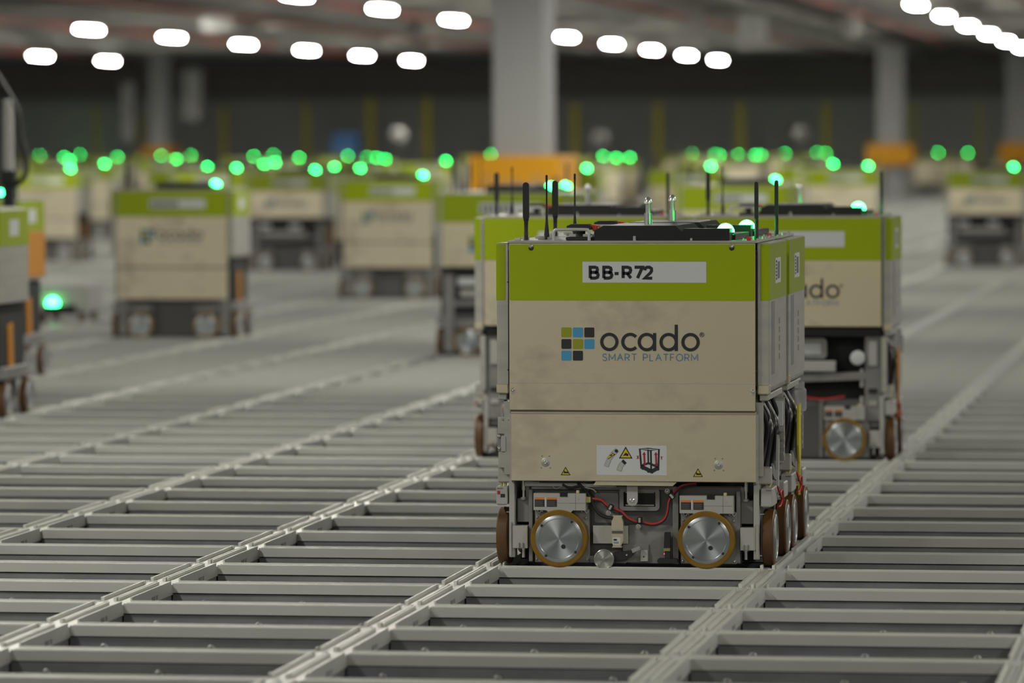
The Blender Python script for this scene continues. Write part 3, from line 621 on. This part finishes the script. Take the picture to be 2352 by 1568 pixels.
def side_gear(b, s, variant=0):
    """mechanism under the side panel: arms, cables, brackets between the body and the wheels"""
    x0, x1 = s*.300, s*.334
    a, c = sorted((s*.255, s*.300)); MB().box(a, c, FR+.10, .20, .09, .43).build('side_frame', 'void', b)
    a, c = sorted((s*.300, s*.318))
    MB().cbox(a, c, FR+.02, FR+.03, .225, .405, .001).build('edge_plate', 'alug', b)
    for (yy, za, zb_) in ((-.17, .30, .40), (-.12, .27, .41), (-.06, .29, .41), (.02, .26, .40), (.09, .3, .41)):
        MB().tube([(s*.306, yy, zb_), (s*.322, yy+.015, (za+zb_)/2), (s*.316, yy+.035, za), (s*.308, yy+.02, za-.05)], .0055, 8, 4).build('black_hose', 'plas2', b, True)
    for (yy, zz) in ((-.155, .37), (-.10, .345), (-.02, .36), (.06, .34)):
        MB().tube([(s*.308, yy, zz+.04), (s*.328, yy+.01, zz), (s*.32, yy+.03, zz-.03)], .0032, 6, 3).build('braided_cable', 'steel', b, True)
    a, c = sorted((s*.302, s*.336))
    MB().cbox(a, c, -.19, -.16, .205, .247, .003).build('actuator_block', 'alug', b)
    hs = MB().cbox(a, c, .14, .15, .24, .40, .001).build('heat_sink', 'steel', b)
    for k in range(6): MB().box(a, c, .115+.004*k, .128+.004*k, .255+.02*k, .263+.02*k).build('fin', 'steel', hs)
    MB().cbox(a, c, .10, .106, .33, .392, .001).build('white_tag_plate', 'white', b)
    m = MB().prism([(-.02, .16), (.0, .16), (.015, .30), (.0, .315), (-.012, .25)], *sorted((s*.33, s*.336)), ax='x'); m.build('white_link', 'handle', b)
    m = MB().prism([(-.10, .225), (-.06, .21), (.05, .195), (.06, .205), (-.05, .235), (-.09, .25)], *sorted((s*.326, s*.331)), ax='x'); m.build('rocker_arm', 'cast', b)
    if variant:
        MB().prism([(-.035, .36), (.02, .365), (.03, .25), (.01, .21), (.005, .13), (-.005, .13), (-.012, .21), (-.04, .26)], *sorted((s*.337, s*.342)), ax='x').build('yellow_lever', 'yellow' if variant == 2 else M['amber'], b)
        MB().lathe([(0, 0), (.028, 0), (.03, .006), (.03, .055), (.025, .06), (.025, .075), (.012, .08), (0, .08)], (s*.318, .11, .34), 'z', 20).build('motor_can', 'steel', b, True)
        MB().cyl((s*.318, .11, .23), .024, .09, 'z', 18).build('motor_can', 'alug', b, True)
    a, c = sorted((s*.300, s*.340))
    for yy in (.155, ): MB().cbox(a, c, yy-.055, yy+.03, .150, .190, .003).build('axle_housing', 'light', b)
    MB().tube([(s*.342, -.05, .17), (s*.347, -.02, .18), (s*.345, .01, .14)], .0025, 8, 4).build('red_cable', 'redc', b, True)
    for yy in (-.125, .185): make_wheel(b, (s*.3265, yy, .0705), 'x', s, False)
def bracket_left(b):
    d = .02; X = lambda p: lx(p, d); Z = lambda p: lz(p, d)
    p = MB().cbox(X(1141.5), X(1170), FR+.02, FR+.024, Z(999), Z(959.5), .001).build('hinge_plate', 'alug', b)
    for px in (1152.6, 1168): screw(p, X(px), Z(965), FR+.02, .0035)
    MB().cbox(X(1140), X(1170), FR+.024, FR+.06, Z(1041), Z(999), .002).build('hinge_block', 'cast', p)
    m = MB().cyl((X(1140), FR+.035, Z(1016)), .0065, X(1170)-X(1140), 'x', 14); m.build('hinge_pin', 'alug', p, True)
    MB().cbox(X(1149), X(1160.5), FR+.018, FR+.028, Z(1040), Z(1004), .001).build('hinge_arm', 'light', p)
    MB().cbox(X(1142.5), X(1163), FR+.02, FR+.06, Z(1078), Z(1040), .002).build('hinge_foot', 'alug', p)
    for py in (1004, 1031): screw(p, X(1144), Z(py), FR+.022, .0042)
    MB().tube([(X(1157), FR+.03, Z(908)), (X(1158), FR+.03, Z(922)), (X(1161), FR+.03, Z(942)), (X(1172), FR+.04, Z(960))], .003, 8, 4).build('black_cable', 'plas2', p, True)
    MB().tube([(X(1163), FR+.03, Z(918)), (X(1161), FR+.028, Z(932)), (X(1165), FR+.03, Z(948)), (X(1172), FR+.04, Z(956))], .0013, 6, 4).build('braided_wire', 'steel', p, True)
def undercarriage(b):
    """front chassis casting with cables, encoder wheel, sensors"""
    d = .05; X = lambda p, dd=d: lx(p, dd); Z = lambda p, dd=d: lz(p, dd)
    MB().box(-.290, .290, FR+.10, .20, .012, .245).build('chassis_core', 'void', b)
    ch = MB().cbox(-.262, .262, FR+.052, FR+.06, Z(1297), Z(1118), .001).build('chassis_plate', 'castd', b)
    def pl(a, c, t, bt, y0, y1, m='cast', name='chassis_rib', r=None):
        pts = rrect(X(a), X(c), Z(bt), Z(t), r, 4) if r else [(X(a), Z(bt)), (X(c), Z(bt)), (X(c), Z(t)), (X(a), Z(t))]
        return MB().prism(pts, FR+y0, FR+y1).build(name, m, ch)
    pl(1346, 1353, 1120, 1296, .036, .052); pl(1548, 1561, 1120, 1296, .036, .052)
    pl(1221, 1565, 1119, 1127, .04, .052); pl(1440, 1549, 1208, 1296, .044, .052, r=.006)
    pl(1352, 1440, 1280, 1296, .040, .05)
    MB().stroke(rrect(X(1429.5), X(1512.5), Z(1170.5), Z(1127.5), .006, 4), .0100, FR+.04, FR+.052, True).build('window_frame', 'cast', ch)
    pl(1434, 1508, 1133, 1165, .0505, .052, 'void', 'window_opening', .003)
    pl(1366, 1421, 1136, 1204, .0505, .052, 'cast', 'cast_pocket', .005)
    for pa, pb in ((1134.5, 1133), (1164, 1161.5)): MB().box(X(1438), X(1504), FR+.045, FR+.05, Z(pa), Z(pb)).build('slide_rail', 'alug', ch)
    # under the cover
    MB().cbox(X(1206), X(1350), FR+.03, FR+.05, Z(1120), Z(1109.5), .001).build('cross_bar', 'light', b)
    MB().cbox(X(1348), X(1418), FR+.028, FR+.05, Z(1121), Z(1113), .001).build('rail_block', 'ghost', b)
    MB().prism(rrect(X(1240), X(1365), Z(1111), Z(1100), .003, 3), FR+.02, FR+.028).build('cable_tray', 'plastic', b)
    tg = MB().prism([(lx(1441, .02), lz(1110, .02))]+[(lx(1453.5, .02)+12.5/943*math.cos(math.radians(a)), lz(1150, .02)+12.5/943*math.sin(math.radians(a))) for a in range(180, 361, 15)]+[(lx(1466, .02), lz(1110, .02))], FR+.018, FR+.022).build('lock_tongue', 'light', b)
    screw(tg, lx(1453.3, .02), lz(1149.5, .02), FR+.018, .0062, 'tongue_bolt')
    # cables
    S = lambda p: (lx(1340+p[0]/6.817, .03), FR+.032, lz(1090+p[1]/6.817, .03))
    rd = [(110, 400), (165, 393), (280, 415), (380, 500), (480, 540), (600, 590), (700, 690), (820, 740), (940, 755), (1080, 780), (1200, 755), (1290, 680), (1330, 560), (1345, 430), (1400, 330), (1450, 260), (1540, 180), (1650, 150), (1780, 140)]
    MB().tube([S(p) for p in rd], .0027, 8, 4).build('red_cable', 'redc', b, True)
    MB().tube([S((p[0]+4, p[1]+22)) for p in rd[1:]], .0024, 8, 4).build('black_cable', 'plas2', b, True)
    MB().tube([S(p) for p in [(-90, 140), (0, 230), (100, 350), (150, 480), (230, 610), (330, 670), (480, 700)]], .0044, 8, 4).build('black_cable', 'plas2', b, True)
    MB().tube([S(p) for p in [(-60, 205), (60, 225), (150, 245), (200, 290)]], .0022, 8, 4).build('grey_wire', 'alug', b, True)
    MB().tube([S(p) for p in [(-330, 170), (-260, 210), (-190, 225), (-120, 205), (-40, 190)]], .0038, 8, 4).build('black_cable', 'plas2', b, True)
    MB().tube([S(p) for p in [(-480, 150), (-478, 215), (-420, 240), (-330, 200), (-290, 225)]], .0012, 6, 4).build('thin_wire', 'alug', b, True)
    for (cx, cy, sx, sy, ang) in ((430, 525, 392, 612, .5), (890, 720, 865, 822, 0), (1395, 340, 1322, 262, -.7)):
        p = S((cx, cy)); q = S((sx, sy))
        cl_ = MB().cbox(-.0065, .0065, -.008, .006, -.0075, .0075, .002).build('cable_clip', 'plas2', b); cl_.location = p; cl_.rotation_euler.y = ang
        MB().cbox(-.0028, .0028, -.0092, -.0078, -.006, .006, .0005).build('clip_band', 'steel', cl_)
        MB().cyl((q[0], FR+.03, q[2]), .0062, .006, 'y', 14).build('clip_washer', 'alug', b, True)
        screw(b, q[0], q[2], FR+.03, .0038)
    MB().cbox(lx(1345, .02), lx(1356, .02), FR+.02, FR+.03, lz(1156, .02), lz(1143, .02), .001).build('connector', 'yconn', b)
    # sensor with label, its mounting plates
    T = lambda x, y, dd=.02: (lx(1340+x/6.817, dd), lz(1090+y/6.817, dd))
    MB().cbox(T(135, 0)[0], T(690, 0)[0], FR+.036, FR+.04, T(0, 1100)[1], T(0, 815)[1], .001).build('sensor_plate', 'light', b)
    sn = MB().prism([T(*p) for p in ((462, 645), (618, 645), (602, 672), (628, 745), (628, 1050), (590, 1118), (610, 1148), (450, 1148), (470, 1112), (445, 1060), (445, 745), (478, 672))], FR+.018, FR+.036).build('sensor_body', 'alu2', b)
    MB().box(T(465, 0)[0], T(582, 0)[0], FR+.0174, FR+.018, T(0, 1105)[1], T(0, 990)[1]).build('sensor_label', 'white', sn)
    MB().box(T(450, 0)[0], T(625, 0)[0], FR+.0172, FR+.018, T(0, 928)[1], T(0, 885)[1]).build('sensor_band', 'castd', sn)
    m = MB()
    for q in range(2): m.box(T(478, 0)[0], T(560, 0)[0], FR+.0170, FR+.0174, T(0, 1065+18*q)[1], T(0, 1058+18*q)[1])
    m.box(T(478, 0)[0], T(530, 0)[0], FR+.0170, FR+.0174, T(0, 1040)[1], T(0, 1012)[1]); m.build('label_print', 'char', sn)
    MB().box(T(452, 0)[0], T(600, 0)[0], FR+.0174, FR+.018, T(0, 868)[1], T(0, 858)[1]).build('sensor_edge', 'steel', sn)
    # encoder wheel on its arm
    ew = T(325, 1330, .012)
    arm = MB().prism([T(*p) for p in ((480, 1225), (760, 1195), (782, 1270), (740, 1312), (520, 1355), (440, 1390))], FR+.02, FR+.034).build('encoder_arm', 'plas2', b)
    screw(arm, *T(682, 1265), FR+.02, .003)
    e = MB().lathe([(0, .012), (.0235, .012), (.0245, .009), (.0245, 0), (.0225, -.001), (.0215, .0005), (.007, .0003), (.0065, -.0015), (0, -.002)], (0, 0, 0), 'y', 36).build('encoder_wheel', mat('spun_aluminium', (.46, .455, .42), .35, .8, aniso='Y') if 'spun' not in M else M['spun'], b, True)
    e.location = (ew[0], FR+.008, ew[1])
    MB().lathe([(0, -.003), (.003, -.0035), (.005, -.002), (.005, 0)], (0, 0, 0), 'y', 12).build('encoder_screw', 'cast', e, True)
    p0, p1 = T(762, 1208), T(888, 1150)
    MB().tube([(p0[0], FR+.022, p0[1]), (p1[0], FR+.026, p1[1])], .0060, 14, 1).build('encoder_plug', 'steel', b, True)
    m = MB().cbox(T(885, 0)[0], T(1003, 0)[0], FR+.034, FR+.044, T(0, 1372)[1], T(0, 1195)[1], .001); m.build('mount_block', 'light', b)
    MB().cyl((T(940, 1297)[0], FR+.0336, T(940, 1297)[1]), .002, .0006, 'y', 8).build('mount_hole', 'void', b)
    MB().cbox(T(600, 0)[0], T(1015, 0)[0], FR+.04, FR+.046, T(0, 1395)[1], T(0, 1105)[1], .001).build('mount_plate', 'cast', b)
    # downward black sensor with flange
    s0 = MB().prism([T(*p) for p in ((1278, 905), (1362, 905), (1372, 1150), (1266, 1150))], FR+.02, FR+.034).build('track_sensor', 'plas2', b)
    MB().cbox(T(1265, 0)[0], T(1368, 0)[0], FR+.018, FR+.036, T(0, 1200)[1], T(0, 1150)[1], .001).build('sensor_nut', 'brass', s0)
    MB().cbox(T(1280, 0)[0], T(1366, 0)[0], FR+.02, FR+.034, T(0, 1320)[1], T(0, 1200)[1], .001).build('sensor_stem', 'plas2', s0)
    MB().prism(rrect(T(1165, 0)[0], T(1482, 0)[0], T(0, 1388)[1], T(0, 1315)[1], .005, 4), FR+.018, FR+.04).build('sensor_flange', 'plas2', s0)
    MB().cyl((T(1275, 1240)[0], FR+.0185, T(1275, 1240)[1]), .0012, .001, 'y', 8).build('sensor_led', 'led', s0)
    for (px, py) in ((1412, 1162), (1476, 1226)): MB().cyl((lx(px, .05), FR+.0515, lz(py, .05)), .0016, .001, 'y', 8).build('tapped_hole', 'void', ch)

def covered_robot():
    b = empty('grid_robot')
    lb = shell(b, lz(942))
    for ch, x, w in (('B', 1357.5, 20), ('B', 1389, 20), ('-', 1414, 10), ('R', 1433.5, 19.5), ('7', 1460, 18), ('2', 1483, 18.5)):
        m = MB(); glyph(m, ch, lx(x), lz(638.5), w/943, 25.0/943, 7.0/943, FR-.0019, FR-.0014); m.build('lettering', 'black', lb)
    logo(b); front_cover(b); deck(b)
    undercarriage(b)
    motor(b, 1224, 1345, 1134.5, 1173.5, 1179); motor(b, 1562.5, 1686, 1137.6, 1177.7, 1183)
    for cx, cy in ((1284.5, 1240), (1624.6, 1242)): make_wheel(b, (lx(cx, .02), FR+.022, .0705), 'y', -1)
    for cx in (-.178, .181): make_wheel(b, (cx, .195, .0705), 'y', 1, False)
    leg_unit(b, -1); leg_unit(b, 1); side_gear(b, 1, 0); side_gear(b, -1, 0); bracket_left(b)
    return b
def open_robot():
    """same machine without the lower cover: the lift mechanism shows"""
    b = empty('grid_robot')
    shell(b, .438); logo(b); deck(b)
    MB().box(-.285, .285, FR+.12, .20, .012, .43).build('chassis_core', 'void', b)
    MB().cbox(-.30, .30, FR+.02, FR+.10, .405, .432, .002).build('shade_band', 'plastic', b)  # black bar stands for the shaded gap under the front panel
    for x in (-.19, -.07, .06): 
        f = MB().stroke(rrect(x-.055, x+.055, .338, .392, .008, 3), .012, FR+.03, FR+.05, True).build('carrier_frame', 'cast', b)
        MB().box(x-.045, x+.045, FR+.045, FR+.05, .345, .385).build('carrier_plate', 'white', f)
    MB().cbox(-.22, .15, FR+.02, FR+.06, .29, .325, .003).build('lift_beam', 'light', b)
    MB().prism([(-.26, .245), (.26, .265), (.26, .29), (-.26, .27)], FR+.03, FR+.08).build('drive_belt', 'cast', b)
    MB().cbox(-.24, .02, FR+.018, FR+.05, .265, .285, .002).build('dark_guard', 'plastic', b)
    MB().lathe([(0, -.01), (.02, -.008), (.024, 0), (.024, .03), (0, .03)], (.222, FR+.025, .335), 'y', 24).build('end_roller', 'white', b, True)
    MB().lathe([(0, -.01), (.02, -.008), (.024, 0), (.024, .03), (0, .03)], (-.235, FR+.025, .335), 'y', 24).build('end_roller', 'alug', b, True)
    for s in (-1, 1):
        x0, x1 = sorted((s*.245, s*.30)); MB().cbox(x0, x1, FR+.03, FR+.08, .13, .41, .003).build('corner_post', 'cast', b)
        x0, x1 = sorted((s*.258, s*.285)); MB().cbox(x0, x1, FR+.024, FR+.03, .31, .39, .001).build('corner_plate', 'light', b)
        for k, z in enumerate((.18, .22, .37)): MB().cbox(x0, x1, FR+.026, FR+.032, z, z+.016, .001).build('post_bracket', 'void' if k % 2 else 'alug', b)
        for z in (.15, .24): MB().cyl((s*.235, FR+.04, z), .007, .06, 'z', 12).build('guide_rod', 'steel', b, True)
    MB().cbox(-.262, .262, FR+.052, FR+.06, .008, .2, .001).build('chassis_plate', 'castd', b)
    for px in (1346, 1550): MB().cbox(lx(px, .05), lx(px+11, .05), FR+.036, FR+.052, .01, .2, .001).build('chassis_rib', 'cast', b)
    MB().tube([(-.15, FR+.03, .2), (-.05, FR+.03, .19), (.02, FR+.03, .21), (.1, FR+.03, .2), (.18, FR+.03, .21)], .003, 8, 4).build('red_cable', 'redc', b, True)
    motor(b, 1224, 1345, 1134.5, 1173.5, 1179); motor(b, 1562.5, 1686, 1137.6, 1177.7, 1183)
    for cx in (-.178, .181):
        make_wheel(b, (cx, FR+.022, .0705), 'y', -1, False); make_wheel(b, (cx, .195, .0705), 'y', 1, False)
    leg_unit(b, -1); leg_unit(b, 1); side_gear(b, 1, 1); side_gear(b, -1, 1)
    return b
def mid_robot(kind):
    """a robot seen from afar: panels, deck, lamp, logo, label, undercarriage"""
    b = empty('grid_robot'); cov = kind != 'open'
    zb = lz(942) if cov else .438
    shell(b, zb, 0); logo(b) if kind != 'far' else None
    MB().prism([(-.095, .7975), (.125, .7975), (.125, .812), (.105, .8335), (-.072, .8335), (-.095, .822)], FR+.024, .185).build('deck_cover', 'plastic', b)
    MB().cbox(.125, .222, FR+.012, FR+.075, .7975, .8265, .002).build('deck_box', 'plastic', b)
    lamp(b, .2195, -.135, .8165)
    antenna(b, -.262, -.14, 'paddle'); antenna(b, -.22, -.06, 'whip'); antenna(b, .295, -.12, 'slim')
    for k in range(6): MB().box(-.108+.025*k, -.094+.025*k, FR-.0019, FR-.0014, .704, .734).build('worn_character', 'black', b)
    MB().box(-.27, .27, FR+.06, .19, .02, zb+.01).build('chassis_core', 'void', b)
    if cov: MB().cbox(-.302, .302, FR, FR+.006, lz(1105), lz(948), .0015).build('lower_cover', 'alu2', b)
    else:
        MB().cbox(-.22, .15, FR+.02, FR+.06, .29, .325, .003).build('lift_beam', 'light', b)
        MB().prism([(-.26, .245), (.26, .265), (.26, .29), (-.26, .27)], FR+.03, FR+.08).build('drive_belt', 'cast', b)
        for x in (-.19, .06): MB().box(x-.045, x+.045, FR+.045, FR+.05, .345, .385).build('carrier_plate', 'white', b)
        MB().cbox(-.3, .3, FR+.02, FR+.10, .405, .432, .002).build('shade_band', 'plastic', b)  # same black bar for the shaded gap
    MB().cbox(-.262, .262, FR+.05, FR+.06, .01, .2, .001).build('chassis_plate', 'castd', b)
    for s in (-1, 1):
        x0, x1 = sorted((s*.25, s*.302)); MB().cbox(x0, x1, FR+.028, FR+.07, .02, .212 if cov else .40, .003).build('lift_strut', 'cast', b)
        x0, x1 = sorted((s*.302, s*.336)); MB().cbox(x0, x1, FR+.03, .18, .15, .195, .003).build('drive_box', 'cast', b)
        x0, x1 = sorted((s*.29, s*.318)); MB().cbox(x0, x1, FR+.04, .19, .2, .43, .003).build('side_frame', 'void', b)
        x0, x1 = sorted((s*.318, s*.325)); MB().prism([(-.06, .35), (0, .36), (.01, .2), (-.02, .14), (-.05, .2)], x0, x1, 'x').build('yellow_lever', M['amber'], b)
        for yy in (-.125, .185): make_wheel(b, (s*.3265, yy, .0705), 'x', s, False)
        x0, x1 = sorted((s*.178-.064, s*.178+.064)); MB().cbox(x0, x1, FR+.012, FR+.05, .138, .18, .004).build('motor_housing', 'cast', b)
        make_wheel(b, (s*.178, FR+.022, .0705), 'y', -1, False)
    return b
GRP = 'lime-banded storage robots on the grid'
def put(b, i, r, label, rz=0.):
    b.location = cell(i, r); b.rotation_euler.z = rz; tag(b, label, 'robot', GRP); return b
front = put(covered_robot(), 2, 4, 'nearest sharp robot with BB-R72 label, logo panel and instruction sticker')
openb = put(open_robot(), 2, 12, 'robot with exposed lift mechanism, partly hidden behind the nearest robot at right')
midc = put(mid_robot('covered'), -4, 31, 'blurred robot standing alone at left with closed lower cover')
mido = put(mid_robot('open'), 1, 61, 'blurred robot with dark exposed undercarriage at the right edge')
farp = mid_robot('far')
index_kids()
def copy(b, i, r, label, rz=0.): return put(copy_tree(b), i, r, label, rz)
o = copy(front, 2, 5, 'robot directly behind the nearest one, showing its side and second lamp')
for ch in list(o.children):                     # its own side shows a yellow lever and a motor; its name cannot be read
    if ch.name.startswith('name_label'):
        for g in list(ch.children): bpy.data.objects.remove(g)
MB().prism([(-.035, .36), (.02, .365), (.03, .25), (.01, .21), (.005, .13), (-.005, .13), (-.012, .21), (-.04, .26)], .337, .342, 'x').build('yellow_lever', M['yellow'], o)
MB().lathe([(0, 0), (.028, 0), (.03, .006), (.03, .055), (.025, .06), (.025, .075), (.012, .08), (0, .08)], (.318, .11, .34), 'z', 20).build('motor_can', 'steel', o, True)
o = copy(openb, 1, 12, 'robot mostly hidden behind the nearest robot, its left edge showing')
for ch in o.children:                           # its beacon is off
    if ch.name.startswith('beacon_lamp'): ch.data = ch.data.copy(); ch.data.materials[0] = M['lamp0']
copy(mido, -3, 16, 'robot cut by the left edge, its grey side panel and label showing')
am = copy(midc, -4, 22, 'robot with an orange side panel behind the one at the left edge')
MB().cbox(.3345, .338, -.20, .20, .45, .65, .001).build('orange_side_panel', M['amber'], am)
copy(mido, -1, 27, 'blurred robot just left of the front group, half hidden')
copy(midc, -1, 28, 'robot behind the half-hidden one, only its lamp and top showing')
copy(midc, -4, 44, 'blurred robot left of centre with a dull closed cover')
copy(mido, -7, 58, 'blurred pale robot between the left robot and the centre robot')
copy(mido, 0, 35, 'robot behind the front group, its lamp above the right deck')
# far robots: those whose beacons dot the background
FARC = [(-7, 62), (-11, 64), (-9, 65), (-4, 60), (-3, 66), (-8, 67), (-10, 69), (-1, 66), (-11, 81), (-14, 84), (-2, 75), (-12, 89), (-10, 96), (-19, 109), (-13, 111), (-18, 116), (-9, 117), (-25, 142), (-17, 127), (-16, 131), (-15, 125), (-24, 144), (-9, 120), (-21, 147), (-11, 135), (-26, 163), (-25, 162), (-19, 150), (-9, 144), (-8, 144), (-32, 177), (-8, 142), (-32, 184), (-24, 171), (-17, 165), (-10, 155), (-9, 150), (-12, 172), (-9, 167), (-8, 169), (-4, 168), (-9, 181), (-3, 180), (-5, 172)]
ordw = 'first second third fourth fifth sixth seventh eighth ninth tenth eleventh twelfth thirteenth fourteenth fifteenth sixteenth seventeenth eighteenth nineteenth twentieth'.split()
def ordinal(n):
    if n < 20: return ordw[n]
    t, u = divmod(n+1, 10); T = {2: 'twent', 3: 'thirt', 4: 'fort', 5: 'fift'}[t]
    return T+'ieth' if u == 0 else T+'y-'+ordw[u-1]
FARC.sort(key=lambda c: project(cell(*c)+Vector((.22, -.11, .82)))[0])
first = True
for n, (i, r) in enumerate(FARC):
    lab = 'distant blurred robot in the far rows, its green lamp %s from the left' % ordinal(n)
    if first: put(farp, i, r, lab); first = False
    else: copy(farp, i, r, lab)
# low machine with a beacon, left of the lone robot
x, y, z = unproject(141, 735, 26.8)
o = empty('low_service_robot', (x, y, 0)); tag(o, 'low pale machine with black deck and green lamp at left', 'robot')
MB().cbox(-.10, .20, -.2, .2, .06, .22, .01).build('chassis', 'light', o); MB().cbox(-.045, .14, -.23, .1, .05, .105, .006).build('black_deck', 'plastic', o)
MB().lathe([(.036*math.cos(math.radians(a)), .042*math.sin(math.radians(a))) for a in (0, 20, 40, 60, 80)]+[(0, .042)], (.0, -.19, .105), 'z', 20).build('beacon_lamp', 'lamp', o, True)
for sx in (-.07, .16):
    for yy in (-.14, .14): MB().lathe([(0, -.012), (.035, -.012), (.035, .012), (0, .012)], (sx, yy, .03), 'x', 20).build('wheel', 'tyret', o, True)
# pole with hanging cable loop at the left edge
x, y, _ = unproject(20, 300, 18.9)
o = empty('cable_mast', (x, y, .0)); tag(o, 'white pole with a drooping black cable loop at the left edge', 'mast')
s = 18.9/F_PX; Zp = lambda py: CAM.z+(333-py)*s; Xp = lambda px: (px-20)*s
MB().cbox(-.017, .017, -.017, .017, Zp(395), Zp(225), .003).build('pole', 'shield', o)
MB().cbox(-.03, .03, -.03, .03, Zp(425), Zp(392), .004).build('pole_socket', 'plas2', o)
MB().cbox(-.022, .022, -.022, .022, -.02, Zp(425), .004).build('lower_tube', 'plas2', o)
MB().tube([(Xp(-40), 0, Zp(120)), (Xp(5), 0, Zp(185)), (Xp(42), 0, Zp(250)), (Xp(50), 0, Zp(310)), (Xp(62), 0, Zp(360)), (Xp(58), 0, Zp(405)), (Xp(30), 0, Zp(428)), (Xp(20), 0, Zp(410))], .011, 10, 5).build('cable_loop', 'plas2', o, True)
